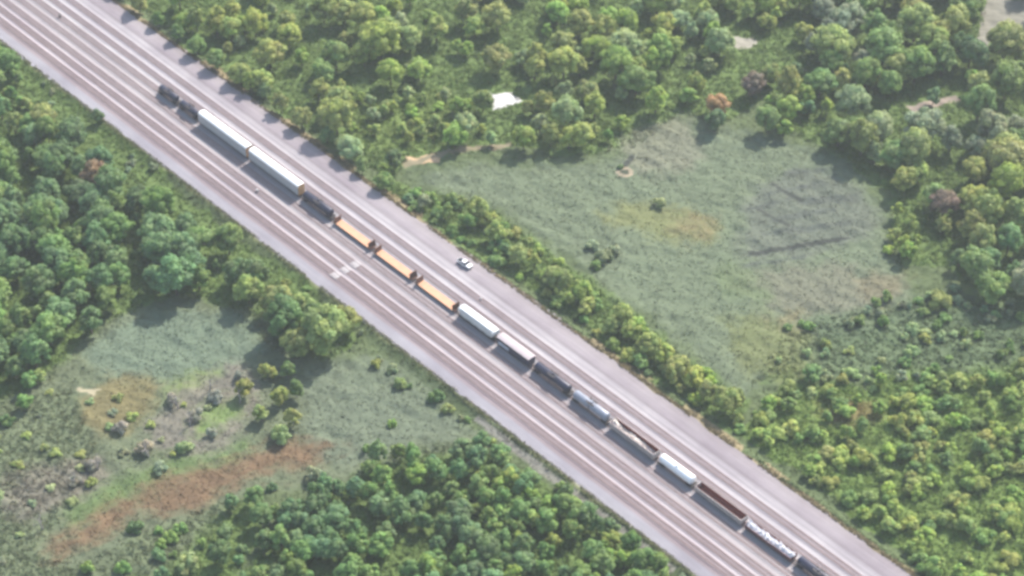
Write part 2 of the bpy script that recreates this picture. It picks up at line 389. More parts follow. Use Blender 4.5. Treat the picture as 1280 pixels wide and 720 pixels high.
# ------------------------------------------------------------------ the rail yard's gravel bed
TRACKS = [(-2.1, 'A'), (2.1, 'B'), (6.3, 'C'), (11.1, 'D'), (15.75, 'T'), (20.3, 'E'), (25.2, 'F')]
def yard_material():
    m, nt, b = mat('yard_gravel')
    co = node(nt, 'ShaderNodeTexCoord').outputs['Object']
    sx = node(nt, 'ShaderNodeSeparateXYZ'); nt.links.new(co, sx.inputs[0])
    mp = node(nt, 'ShaderNodeMapping'); mp.inputs['Scale'].default_value = (.035, .5, 1); nt.links.new(co, mp.inputs[0])
    wob = noise(nt, 1.0, 3, mp.outputs[0])
    ma = node(nt, 'ShaderNodeMath', operation='MULTIPLY_ADD'); nt.links.new(wob, ma.inputs[0]); ma.inputs[1].default_value = 1.0; ma.inputs[2].default_value = -.5
    ad = node(nt, 'ShaderNodeMath', operation='ADD'); nt.links.new(sx.outputs['Y'], ad.inputs[0]); nt.links.new(ma.outputs[0], ad.inputs[1])
    mr = node(nt, 'ShaderNodeMapRange'); nt.links.new(ad.outputs[0], mr.inputs[0])
    mr.inputs[1].default_value = -12; mr.inputs[2].default_value = 40
    P = lambda v: (v + 12) / 52.0
    lt = (.45, .405, .420); br = (.295, .245, .255); md = (.365, .325, .335); rd = (.325, .315, .345); dk = (.325, .295, .315)
    A = [(-9.6, rd), (-5.6, rd), (-4.6, br), (-1.0, br), (-.55, lt), (.45, lt), (.95, (.275, .23, .24)), (3.1, (.28, .235, .245)), (3.6, lt), (4.3, (.44, .40, .41)), (5.1, (.325, .285, .295)), (7.3, (.35, .31, .32)), (8.4, (.42, .385, .39)), (11, (.40, .37, .375))]
    B = [(12.2, (.385, .355, .36)), (13.5, (.37, .34, .345)), (17.3, (.37, .34, .345)), (17.9, (.475, .45, .455)), (18.7, (.46, .435, .445)), (19.3, dk), (21.3, (.34, .31, .335)), (22.0, (.44, .415, .43)), (23.0, (.43, .405, .42)), (24.1, (.32, .29, .31)), (26.2, (.34, .31, .33)), (26.9, (.43, .405, .42)), (27.8, (.42, .395, .41)), (28.3, (.33, .305, .32)), (28.8, (.41, .385, .40)), (29.9, (.385, .36, .375)), (30.7, (.265, .235, .25)), (31.9, (.325, .29, .31)), (34, (.35, .315, .33)), (36, (.33, .295, .30))]
    ca = ramp(nt, mr.outputs[0], [(P(p), c) for p, c in A]); cb = ramp(nt, mr.outputs[0], [(P(p), c) for p, c in B])
    st = node(nt, 'ShaderNodeMath', operation='GREATER_THAN'); nt.links.new(ad.outputs[0], st.inputs[0]); st.inputs[1].default_value = 11.6
    c = mixrgb(nt, 'MIX', st.outputs[0], ca, cb)
    mp2 = node(nt, 'ShaderNodeMapping'); mp2.inputs['Scale'].default_value = (.05, 2.4, 1); nt.links.new(co, mp2.inputs[0])
    s2 = noise(nt, 1.0, 4, mp2.outputs[0], .65)
    c = mixrgb(nt, 'MULTIPLY', 1.0, c, ramp(nt, s2, [(.3, .84), (.7, 1.13)]))
    big = noise(nt, .045, 4, co)
    c = mixrgb(nt, 'MULTIPLY', 1.0, c, ramp(nt, big, [(.35, (.88, .86, .88)), (.65, (1.10, 1.10, 1.09))]))
    fine = noise(nt, 5.0, 4, co, .8)
    c = mixrgb(nt, 'MULTIPLY', 1.0, c, ramp(nt, fine, [(.3, .80), (.7, 1.18)]))
    c = mixrgb(nt, 'MULTIPLY', 1.0, c, (.775, .775, .770))
    nt.links.new(c, b.inputs['Base Color']); b.inputs['Roughness'].default_value = .95; b.inputs['Specular IOR Level'].default_value = .1
    bp = node(nt, 'ShaderNodeBump'); bp.inputs['Strength'].default_value = .5; bp.inputs['Distance'].default_value = .12
    nt.links.new(fine, bp.inputs['Height']); nt.links.new(bp.outputs[0], b.inputs['Normal'])
    return m
prof = [(V_LEFT, 0.0), (-5.4, .02)]
for v, _ in TRACKS:
    prof += [(v - 1.95, .04), (v - 1.45, .20), (v + 1.45, .20), (v + 1.95, .04)]
prof += [(28.0, .02), (30.5, .02), (V_RIGHT, 0.0)]
us = np.arange(-260, 700, 1.5)
vs = np.array([p[0] for p in prof]); zs = np.array([p[1] for p in prof])
U, V_ = np.meshgrid(us, vs, indexing='ij'); ZZ = np.tile(zs, (len(us), 1)) + 0.0
V_ = V_.copy()
V_[:, 0] += (fbm(us, us * 0, 7, 8) - .5) * 1.6 + (vnoise(us, us * 0, 60, 8) - .5) * 1.6
V_[:, -1] += (fbm(us, us * 0, 6, 28) - .5) * 2.6 + (vnoise(us, us * 0, 45, 33) - .5) * 3.0
nv = len(vs); ii = np.arange(len(us) * nv).reshape(len(us), nv)
T = np.stack([ii[:-1, :-1].ravel(), ii[1:, :-1].ravel(), ii[1:, 1:].ravel(), ii[:-1, 1:].ravel()], 1)
yb = np_mesh('gravel_yard', np.stack([U.ravel(), V_.ravel(), ZZ.ravel()], 1), T, yard_material())
yb.location = (Y0[0], Y0[1], 0.0); yb.rotation_euler = (0, 0, YANG); tag(yb, kind='structure')

# tracks: two rails and the row of sleepers each
TL = {
 'A': 'rusty rail track nearest the pale service road on the left edge of the yard',
 'B': 'rusty rail track second from the left edge of the yard',
 'C': 'rail track third from the left edge, topmost one of the three with white crossing pads',
 'D': 'dusty rail track running immediately below left of the freight train',
 'T': 'rail track under the parked freight train',
 'E': 'rail track immediately above right of the freight train',
 'F': 'rail track furthest right, nearest the road of the white pickup'}
for v, k in TRACKS:
    t = thing('rail_track', TL[k], 'railway track', 'parallel tracks of the yard', yard(-240, v), YANG)
    for s in (-1, 1):
        p = [(s * .7175 - .07, .30), (s * .7175 - .02, .32), (s * .7175 - .035, .40), (s * .7175 + .035, .40), (s * .7175 + .02, .32), (s * .7175 + .07, .30)]
        MB().prism(p, 0, 900).build('rail', M['rail'], t)
    b = MB(); x = 0.0
    while x < 900:
        b.box(x, x + .24, -1.3 + R.uniform(-.05, .05), 1.3 + R.uniform(-.05, .05), .17, .30); x += .56
    tag(b.build('sleepers', M['sleeper'], t), kind='stuff')
# white crossing pads laid in three tracks
for (px, py), lab in zip([(419.5, 345), (432, 338), (445, 331)], ['white concrete crossing pad laid in the leftmost rusty track', 'white concrete crossing pad in the middle, between the two others', 'white concrete crossing pad nearest the orange flatcars']):
    u, v = uv(*ground_at(px, py)); vv = min(TRACKS, key=lambda t: abs(t[0] - v))[0]
    t = thing('crossing_pad', lab, 'crossing pad', 'crossing pads in the left tracks', yard(float(u), vv), YANG)
    bevel(MB().box(-1.6, 1.6, -.62, .62, .30, .405).build('centre_panel', M['concrete'], t), .02)
    for s in (-1, 1): bevel(MB().box(-1.6, 1.6, *sorted((s * .84, s * 1.35)), .30, .40).build('side_panel', M['concrete'], t), .02)

# ------------------------------------------------------------------ rolling stock (x along the car, y>0 towards the far side)
def bogie(parent, x):
    b = MB()
    for s in (-1, 1): b.prism([(x - 1.45, .85), (x - .9, .62), (x + .9, .62), (x + 1.45, .85), (x + 1.45, 1.02), (x + .5, 1.12), (x - .5, 1.12), (x - 1.45, 1.02)], *sorted((s * .92, s * 1.1)), axis='y')
    b.box(x - .2, x + .2, -.95, .95, .75, 1.08)
    g = b.build('bogie', M['dark_steel'], parent)
    for dx in (-.9, .9):
        q = MB()
        q.tube(-.88, .88, .09, x + dx, .86, 8, axis='y')
        for s in (-1, 1): q.tube(*sorted((s * .66, s * .80)), .44, x + dx, .86, 20, axis='y')
        q.build('wheelset', M['dark_steel'], g)
def coupler(parent, L):
    for s in (-1, 1):
        MB().box(*sorted((s * (L / 2 - .75), s * (L / 2 + .02))), -.14, .14, .95, 1.15).build('coupler', M['dark_steel'], parent)
def car(name, u0, u1, label, cat, group, z=0.0):
    t = thing(name, label, cat, group, yard((u0 + u1) / 2, 15.75, .0), YANG)
    t['_L'] = 0; del t['_L']
    return t, (u1 - u0)
def brake_gear(parent, x, y=0.0):
    MB().box(x - .05, x + .05, -.5 + y, .5 + y, 1.5, 2.6).build('brake_wheel_stand', M['dark_steel'], parent)

def tank_car(u0, u1, m, label, r=1.42, cz=2.62, walk=True, group='tank cars of the freight train'):
    t, L = car('tank_car', u0, u1, label, 'tank car', group)
    h = L / 2 - 1.25
    MB().tube(-h + .45, h - .45, r, 0, cz, 40, dome=.55).build('tank', m, t)
    MB().tube(cz + r - .15, cz + r + .42, .45, 0, 0, 20, axis='z').build('manway_dome', m, t)
    b = MB()
    b.box(-L / 2 + .7, L / 2 - .7, -.25, .25, .95, 1.25)
    for s in (-1, 1):
        b.box(*sorted((s * (L / 2 - 2.6), s * (L / 2 - .6))), -1.45, 1.45, 1.12, 1.24)
        b.prism([(-1.2, 1.2), (1.2, 1.2), (1.1, 2.0), (-1.1, 2.0)], *sorted((s * (h - 2.0), s * (h - 1.2))))
        for q in (-1.4, 1.4): b.box(*sorted((s * (L / 2 - .66), s * (L / 2 - .60))), q - .03, q + .03, 1.2, 2.3)
        b.box(*sorted((s * (L / 2 - .66), s * (L / 2 - .60))), -1.4, 1.4, 2.24, 2.30)
    b.build('underframe', M['dark_steel'], t)
    if walk:
        b = MB(); zt = cz + r + .05
        for s in (-1, 1): b.box(-1.6, 1.6, *sorted((s * .55, s * 1.15)), zt - .12, zt - .06)
        for x in (-1.6, 1.6):
            for s in (-1, 1): b.box(x - .03, x + .03, s * 1.12 - .03, s * 1.12 + .03, zt - .1, zt + .9)
        for s in (-1, 1): b.box(-1.6, 1.6, s * 1.12 - .025, s * 1.12 + .025, zt + .85, zt + .9)
        b.build('walkway', M['dark_steel'], t)
        for s in (-1, 1):
            b = MB()
            for x in (-.22, .22): b.box(x - .025, x + .025, *sorted((s * 1.50, s * 1.55)), 1.2, zt)
            z = 1.4
            while z < zt: b.box(-.22, .22, *sorted((s * 1.505, s * 1.545)), z, z + .03); z += .32
            b.build('ladder', M['dark_steel'], t)
    b = MB(); b.tube(-h * .82, h * .82, .05, -1.5, 1.9, 8); b.tube(-h * .82, h * .82, .05, 1.5, 1.9, 8)
    b.build('handrail', M['dark_steel'], t)
    bogie(t, -L / 2 + 1.95); bogie(t, L / 2 - 1.95); coupler(t, L)
    return t

def autorack(u0, u1, label):
    t, L = car('autorack_car', u0, u1, label, 'autorack car', 'covered car carriers of the freight train')
    a, b_ = -L / 2 + .7, L / 2 - .7
    MB().box(a, b_, -1.42, 1.42, .98, 1.30).build('deck', M['dark_steel'], t)
    for s in (-1, 1):
        m = MB(); n = 16; st = (b_ - a) / n
        for i in range(n):
            x = a + i * st
            m.box(x + .09, x + st - .09, *sorted((s * 1.44, s * 1.49)), 1.42, 5.0)
            m.box(x - .07, x + .07, *sorted((s * 1.40, s * 1.55)), 1.30, 5.08)
        m.box(a, b_, *sorted((s * 1.50, s * 1.56)), 3.05, 3.18)
        m.build('side_panel', M['rack_side'], t)
    pr = [(-1.53, 5.06), (-1.50, 5.25), (-1.1, 5.55), (-.5, 5.70), (.5, 5.70), (1.1, 5.55), (1.50, 5.25), (1.53, 5.06)]
    m = MB().prism(pr, a, b_)
    x = a + .9
    while x < b_: m.prism([(p[0] * 1.01, p[1] + .03) for p in pr], x, x + .08); x += 1.8
    m.build('roof', M['roof_white'], t)
    for s in (-1, 1):
        m = MB()
        for q in (-1, 1): m.prism([(q * .03, 1.32), (q * 1.40, 1.32), (q * 1.40, 5.06), (q * .9, 5.5), (q * .03, 5.6)], *sorted((s * (b_ + .01), s * (b_ + .08))))
        d = m.build('end_door', M['rack_end'], t)
        MB().box(*sorted((s * (b_ + .09), s * (b_ + .14))), -.5, .5, 2.6, 2.7).build('door_bar', M['dark_steel'], d)
    MB().box(-L / 2 + .7, L / 2 - .7, -.3, .3, .8, .97).build('centre_sill', M['dark_steel'], t)
    bogie(t, -L / 2 + 3.0); bogie(t, L / 2 - 3.0); coupler(t, L)
    return t

def flatcar():
    L = 21.2
    t = thing('bulkhead_flatcar', 'x', 'flatcar', 'orange decked flatcars of the freight train', (0, 0, 0), YANG)
    m = MB(); n = 44; a = -L / 2 + 1.9; st = (L - 3.8) / n
    for i in range(n): m.box(a + i * st + .012, a + (i + 1) * st - .012, -1.46, 1.46, 1.16, 1.24 + R.uniform(-.008, .008))
    m.build('deck', M['orange_deck'], t)
    m = MB().box(-L / 2 + .7, L / 2 - .7, -1.40, 1.40, .98, 1.155)
    for s in (-1, 1):
        m.prism([(-L / 2 + .9, .99), (-L / 2 + 4.2, .99), (-L / 2 + 6, .68), (L / 2 - 6, .68), (L / 2 - 4.2, .99), (L / 2 - .9, .99), (L / 2 - .9, 1.15), (-L / 2 + .9, 1.15)], *sorted((s * 1.47, s * 1.53)), axis='y')
        x = -L / 2 + 2.2
        while x < L / 2 - 2: m.box(x, x + .16, *sorted((s * 1.53, s * 1.62)), .98, 1.2); x += 1.2
    m.build('side_sill', M['rust_brown'], t)
    for s in (-1, 1):
        m = MB(); x = s * (L / 2 - 1.75)
        m.box(*sorted((x, x - s * .10)), -1.42, 1.42, 1.25, 3.15)
        for y in (-1.35, -.68, 0, .68, 1.35): m.prism([(x + s * .01, 1.16), (x + s * .85, 1.16), (x + s * .16, 3.2), (x + s * .01, 3.2)], y - .06, y + .06, axis='y')
        m.box(*sorted((x, x + s * .95)), -1.44, 1.44, 1.158, 1.22)
        m.box(*sorted((x - s * .1, x + s * .16)), -1.44, 1.44, 3.2, 3.32)
        m.build('bulkhead', M['rust_brown'], t)
    bogie(t, -L / 2 + 2.6); bogie(t, L / 2 - 2.6); coupler(t, L)
    return t

def hopper_car(u0, u1, m_, label):
    t, L = car('covered_hopper_car', u0, u1, label, 'covered hopper', None)
    h = L / 2 - .8; e = h - 1.1
    pr = [(-1.2, 1.55), (-1.5, 1.9), (-1.54, 3.6), (-1.38, 4.15), (-.85, 4.45), (0, 4.56), (.85, 4.45), (1.38, 4.15), (1.54, 3.6), (1.5, 1.9), (1.2, 1.55)]
    b = MB().prism(pr, -e, e)
    x = -e + .9
    for s in (-1, 1):
        b.prism([(-1.5, 4.1), (-.85, 4.45), (.85, 4.45), (1.5, 4.1), (1.5, 2.9), (-1.5, 2.9)], *sorted((s * e, s * (e + .95))))
    bevel(b.build('body', m_, t), .05)
    b = MB()
    for k in range(4):
        x0 = -e + .6 + k * (2 * e - 1.2) / 4; x1 = x0 + (2 * e - 1.2) / 4 - .3; xm = (x0 + x1) / 2
        b.prism([(x0, 1.7), (x1, 1.7), (xm + .35, .72), (xm - .35, .72)], -1.15, 1.15, axis='y')
    b.build('hopper_bays', m_, t)
    b = MB().prism([(-.32, 4.53), (.32, 4.53), (.32, 4.66), (-.32, 4.66)], -e + .5, e - .5); hb = b.build('hatch_cover', M['roof_white'], t)
    b = MB()
    for s in (-1, 1): b.box(-e, e, *sorted((s * .62, s * 1.15)), 4.60, 4.65)
    b.build('roof_walkway', M['roof_white'], t)
    b = MB().box(-L / 2 + .7, L / 2 - .7, -.3, .3, .95, 1.2)
    for s in (-1, 1):
        b.box(*sorted((s * (L / 2 - 2.2), s * (L / 2 - .7))), -1.45, 1.45, 1.2, 1.3)
        for y in (-1.4, 1.4, -.5, .5): b.box(*sorted((s * (L / 2 - .8), s * (L / 2 - .72))), y - .04, y + .04, 1.3, 2.9)
        b.box(-e, e, *sorted((s * 1.5, s * 1.58)), 1.35, 1.62)
    b.build('underframe', M['dark_steel'], t)
    bogie(t, -L / 2 + 2.1); bogie(t, L / 2 - 2.1); coupler(t, L)
    return t

def boxcar(u0, u1, label):
    t, L = car('boxcar', u0, u1, label, 'boxcar', None); h = L / 2 - .75
    b = MB().box(-h, h, -1.46, 1.46, 1.15, 4.15)
    x = -h + .5
    while x < h:
        for s in (-1, 1): b.box(x, x + .1, *sorted((s * 1.45, s * 1.53)), 1.2, 4.12)
        x += .95
    b.build('body', M['navy_side'], t)
    pr = [(-1.56, 4.12), (-1.56, 4.22), (-.7, 4.42), (0, 4.47), (.7, 4.42), (1.56, 4.22), (1.56, 4.12)]
    b = MB().prism(pr, -h - .05, h + .05); x = -h + .8
    while x < h: b.prism([(p[0] * 1.005, p[1] + .035) for p in pr], x, x + .07); x += 1.2
    b.build('roof', M['pink_roof'], t)
    for s in (-1, 1):
        d = MB().box(-1.5, 1.5, *sorted((s * 1.54, s * 1.60)), 1.25, 4.0).build('door', M['navy_side'], t)
        MB().box(-1.7, 3.2, *sorted((s * 1.60, s * 1.65)), 1.12, 1.22).build('door_rail', M['dark_steel'], d)
    MB().box(-h + .8, -1.8, -1.60, -1.54, 1.7, 2.9).build('side_panel', M['pale_panel'], t)
    MB().box(-L / 2 + .7, L / 2 - .7, -.9, .9, .85, 1.14).build('underframe', M['dark_steel'], t)
    bogie(t, -L / 2 + 2.3); bogie(t, L / 2 - 2.3); coupler(t, L)
    return t

def gondola(u0, u1, side, label, top=2.75, width=1.5, end_deck=None):
    t, L = car('gondola_car', u0, u1, label, 'gondola', 'open topped gondolas of the freight train'); h = L / 2 - .7
    MB().box(-h, h, -width + .08, width - .08, 1.02, 1.22).build('floor', M['interior'], t)
    for s in (-1, 1):
        b = MB().box(-h, h, *sorted((s * (width - .07), s * width)), 1.0, top)
        b.box(-h, h, *sorted((s * (width - .10), s * (width + .08))), top, top + .10)
        x = -h + .3
        while x < h: b.box(x, x + .12, *sorted((s * width, s * (width + .09))), 1.0, top - .003); x += 1.35
        sd = b.build('side_wall', side, t)
        MB().box(-h + .1, h - .1, *sorted((s * (width - .105), s * (width - .075))), 1.23, top - .01).build('lining', M['interior'], sd)
        b = MB().box(*sorted((s * h, s * (h - .08))), -width + .08, width - .08, 1.22, top)
        b.box(*sorted((s * (h - .1), s * (h + .06))), -width, width, top + .003, top + .12)
        b.build('end_wall', side, t)
    MB().box(-L / 2 + .7, L / 2 - .7, -.3, .3, .8, 1.01).build('centre_sill', M['dark_steel'], t)
    bogie(t, -L / 2 + 2.2); bogie(t, L / 2 - 2.2); coupler(t, L)
    return t
def scrap_heap(u0, u1, m, label, prof, z0, wd=1.28, n=260, v=15.75, big=.9):
    P = []; F = []
    b = MB()
    for i in range(n):
        x = R.uniform(u0, u1); f = prof((x - u0) / (u1 - u0)); y = R.uniform(-wd, wd)
        hh = f * (1 - .55 * (y / wd) ** 2)
        if hh <= 0: continue
        z = z0 + hh * R.uniform(.55, 1.0); a, c, d = [R.uniform(.12, .5) * big for _ in range(3)]
        mt = Matrix.Rotation(R.uniform(0, 6.3), 3, 'Z') @ Matrix.Rotation(R.uniform(-.9, .9), 3, 'X') @ Matrix.Rotation(R.uniform(-.9, .9), 3, 'Y')
        c0 = Vector((x - u0, max(-wd + .2, min(wd - .2, y)), z)); vs = []
        for zz in (-1, 1):
            for yy in (-1, 1):
                for xx in (-1, 1): vs.append(c0 + mt @ Vector((xx * a * R.uniform(.6, 1.2), yy * c * R.uniform(.6, 1.2), zz * d * .5)))
        b.add(vs, [(0, 2, 3, 1), (4, 5, 7, 6), (0, 1, 5, 4), (2, 6, 7, 3), (0, 4, 6, 2), (1, 3, 7, 5)])
    # mound core
    nu, nvv = 60, 9; vs = []
    for i in range(nu + 1):
        for j in range(nvv + 1):
            y = -wd + 2 * wd * j / nvv; f = max(prof(i / nu), 0); vs.append((i / nu * (u1 - u0), y, z0 + .02 + f * (1 - .55 * (y / wd) ** 2) * .8 + R.uniform(-.05, .05)))
    b.add(vs, [(i * (nvv + 1) + j, (i + 1) * (nvv + 1) + j, (i + 1) * (nvv + 1) + j + 1, i * (nvv + 1) + j + 1) for i in range(nu) for j in range(nvv)])
    o = b.build('scrap_load', m); o.location = yard(u0, v); o.rotation_euler = (0, 0, YANG)
    return tag(o, label, 'scrap load', kind='stuff')

tank_car(81.2, 93.7, M['black_tank'], 'short black tank car at the far upper left end of the train', r=1.3, cz=2.5)
tank_car(93.8, 106.4, M['black_tank'], 'short black tank car coupled just ahead of the long white roofed car carriers', r=1.3, cz=2.5)
autorack(106.5, 135.8, 'long covered car carrier, white roof and grey sides, coupled behind two short black tank cars')
autorack(135.9, 165.0, 'long covered car carrier, white roof and grey sides, orange end beside single black tank car')
tank_car(165.1, 182.0, M['black_tank'], 'glossy black tank car between a long car carrier and the orange flatcars', r=1.45)
fc = flatcar()
for i, (uc, lab) in enumerate([(193.0, 'orange decked bulkhead flatcar next to a black tank car'), (214.35, 'orange decked bulkhead flatcar in the middle of the three'), (235.7, 'orange decked bulkhead flatcar coupled to the white covered hopper')]):
    o = fc if i == 0 else copy_tree(fc)
    o.location = yard(uc, 15.75); o['label'] = lab
hopper_car(246.5, 265.4, M['hopper'], 'pale grey covered hopper with bright white roof strip coupled behind the orange flatcars')
boxcar(265.5, 282.0, 'dark sided boxcar with dusty pale pink roof and pale side panel')
tank_car(282.1, 300.0, M['black_tank'], 'black tank car between the pink roofed boxcar and a silver grey tank car', r=1.42)
tank_car(300.1, 317.2, M['grey_tank'], 'silver grey tank car with a darker middle walkway', r=1.5, cz=2.75)
gondola(317.3, 338.0, M['beige_side'], 'tall beige gondola partly filled with cream scrap, rusty inside', top=3.3)
scrap_heap(318.2, 337.0, M['tan_scrap'], 'cream and white scrap heaped in the tall beige gondola', lambda t: 1.9 * math.exp(-((t - .05) / .09) ** 2) + .9 + .75 * math.exp(-((t - .52) / .16) ** 2) - 1.2 * max(0, t - .72) * 2.2, 1.22, wd=1.15, n=230)
tank_car(338.1, 354.0, M['white_tank'], 'bright white round ended tank car', r=1.52, cz=2.75, walk=False)
gondola(354.1, 374.6, M['beige_side'], 'empty open gondola with dark brown interior and beige side', top=2.95)
gondola(374.7, 394.4, M['maroon'], 'maroon gondola heaped with bright white scrap', top=2.3)
scrap_heap(375.6, 393.6, M['white_scrap'], 'bright white scrap piled above the sides of the maroon gondola', lambda t: 1.45 + .25 * math.sin(t * 21) + .25 * math.sin(t * 47 + 1), 1.22, wd=1.2, n=420, big=.85)
tank_car(394.5, 412.0, M['black_tank'], 'black tank car leaving the frame at the bottom edge', r=1.42)

# white pickup on the service road
def pickup():
    u, v = uv(*ground_at(581, 331.5)); t = thing('pickup_truck', 'white pickup with dark cargo bed parked on the gravel road right of the train', 'pickup truck', None, yard(float(u), float(v), .02), YANG + .06)
    b = MB()
    b.prism([(-2.9, .55), (2.75, .55), (2.9, .75), (2.88, 1.08), (2.7, 1.18), (1.45, 1.25), (-.95, 1.25), (-.95, 1.22), (-2.9, 1.22)], -.98, .98, axis='y'); bevel(b.build('body', M['car_white'], t), .07, 3)
    b = MB(); lo = [(-.95, -.92), (1.45, -.92), (1.45, .92), (-.95, .92)]; hi = [(-.75, -.74), (.75, -.74), (.75, .74), (-.75, .74)]
    b.add([(x, y, 1.25) for x, y in lo] + [(x, y, 1.82) for x, y in hi], [(0, 1, 5, 4), (1, 2, 6, 5), (2, 3, 7, 6), (3, 0, 4, 7), (4, 5, 6, 7), (0, 3, 2, 1)]); b.build('cab_glass', M['glass'], t)
    bevel(MB().box(-.80, .72, -.77, .77, 1.80, 1.90).build('cab_roof', M['car_white'], t), .05, 2)
    b = MB().box(-2.80, -1.0, -.86, .86, 1.225, 1.26); b.build('cargo_bed', M['glass'], t)
    MB().box(-2.82, -2.74, -.9, .9, 1.26, 1.34).build('tailgate_top', M['car_white'], t)
    for x in (-1.85, 1.85):
        for s in (-1, 1): MB().tube(*sorted((s * .74, s * 1.0)), .40, x, .40, 22, axis='y').build('wheel', M['tyre'], t)
    MB().box(2.88, 2.98, -.9, .9, .55, .75).build('front_bumper', M['dark_steel'], t)
    MB().box(-2.98, -2.89, -.9, .9, .55, .75).build('rear_bumper', M['dark_steel'], t)
    for s in (-1, 1):
        MB().box(2.84, 2.92, *sorted((s * .62, s * .92)), .88, 1.04).build('headlight', M['pale_panel'], t)
        MB().box(1.0, 1.2, *sorted((s * .99, s * 1.18)), 1.2, 1.38).build('mirror', M['glass'], t)
pickup()

def cabinet(px, py, s, label, m, name='equipment_cabinet', cat='equipment cabinet'):
    x, y = ground_at(px, py); t = thing(name, label, cat, None, (x, y, .03), YANG)
    bevel(MB().box(-.5 * s, .5 * s, -.35 * s, .35 * s, .1, 1.2 * s).build('body', m, t), .03)
    MB().prism([(-.42 * s, 1.2 * s), (.42 * s, 1.2 * s), (0, 1.36 * s)], -.55 * s, .55 * s).build('roof', m, t)
    MB().box(-.6 * s, .6 * s, -.45 * s, .45 * s, -.02, .1).build('base', M['concrete'], t)
cabinet(322, 240, .9, 'small pale equipment cabinet between tracks below the car carriers', M['cabinet'])
cabinet(601, 375, .7, 'tiny pale equipment cabinet beside the track below the white pickup', M['cabinet'])
# switch stand, dark, near the top left corner
x, y = ground_at(75, 22); t = thing('switch_stand', 'small dark switch stand between tracks near the top left corner', 'switch stand', None, (x, y, .03), YANG)
MB().box(-1.0, 1.0, -.3, .3, .02, .22).build('base', M['dark_steel'], t)
MB().tube(.22, 1.9, .07, 0, 0, 10, axis='z').build('mast', M['dark_steel'], t)
MB().box(-.5, .5, -.04, .04, 1.3, 1.9).build('target', M['dark_steel'], t)
b = MB().box(-.35, .35, -.3, .3, .22, .8); b.build('switch_box', M['dark_steel'], t)

# ------------------------------------------------------------------ vegetation meshes
def rot_frames(nrm, r):
    t = r.normal(size=nrm.shape); t -= (t * nrm).sum(1, keepdims=True) * nrm; t /= np.linalg.norm(t, axis=1, keepdims=True) + 1e-9
    return t, np.cross(nrm, t)
def crown_arrays(seed, Rr, H0, H1, nl, cards, leaf, shape='round', lobe=(.22, .44)):
    r = np.random.default_rng(seed); V = []; T = []; K = []; base = 0
    ic = bmesh.new(); bmesh.ops.create_icosphere(ic, subdivisions=1, radius=1.0); iv = np.array([v.co for v in ic.verts]); it = np.array([[v.index for v in f.verts] for f in ic.faces]); ic.free()
    cz = (H0 + H1) / 2; hz = (H1 - H0) / 2; L = []
    ph = r.random() * 6; sq = r.uniform(.8, 1.2)
    for i in range(nl):
        z = 1 - 1.75 * (i + .5) / nl; a = i * 2.39996 + ph + r.normal() * .35
        q = math.sqrt(max(0, 1 - z * z))
        if shape == 'cone': q *= .5 + .5 * (1 - z) / 1.75
        d = r.uniform(.50, .92)
        lr = Rr * r.uniform(*lobe) * (1.0 if shape != 'cone' else .8)
        L.append((np.array([math.cos(a) * q * Rr * d * sq, math.sin(a) * q * Rr * d / sq, cz + z * hz * r.uniform(.55, 1.0)]), lr))
    L.append((np.array([0, 0, cz]), Rr * .55))
    for c, lr in L:
        tint = np.array([1, 1, 1.]) * r.uniform(.78, 1.28) * np.array([r.uniform(.92, 1.1), 1, r.uniform(.9, 1.08)])
        sc = np.array([1, 1, r.uniform(.75, 1.0)])
        v = iv * lr * .78 * sc * (1 + r.normal(size=(len(iv), 1)) * .10) + c
        V.append(v); T.append(it + base); K.append(np.tile(tint, (len(v), 1))); base += len(v)
        n = int(cards * (lr / (Rr * .38)) ** 2)
        d = r.normal(size=(n, 3)); d[:, 2] = np.abs(d[:, 2]) * 1.0 - .35 * r.random(n); d /= np.linalg.norm(d, axis=1, keepdims=True)
        p = c + d * sc * lr * (.78 + .32 * r.random((n, 1)) ** 1.4)
        nr = d + r.normal(size=(n, 3)) * .32; nr[:, 2] += .25; nr /= np.linalg.norm(nr, axis=1, keepdims=True)
        a, b = rot_frames(nr, r); s = leaf * r.uniform(.55, 1.25, (n, 1))
        j = lambda: r.uniform(.6, 1.15, (n, 1))
        P = np.stack([p + a * s * j(), p + (a * -.5 + b * .87) * s * j(), p + (a * -.5 - b * .87) * s * j()], 1).reshape(-1, 3)
        V.append(P); T.append(np.arange(3 * n).reshape(-1, 3) + base); base += 3 * n
        K.append(np.repeat(tint * r.uniform(.92, 1.1, (n, 1)), 3, 0))
    return np.concatenate(V), np.concatenate(T), np.concatenate(K)
def crown_mesh(name, *a, **k):
    V, T, K = crown_arrays(*a, **k); o = np_mesh(name, V, T, M['leaf'], 'tint', K); me = o.data; bpy.data.objects.remove(o); return me
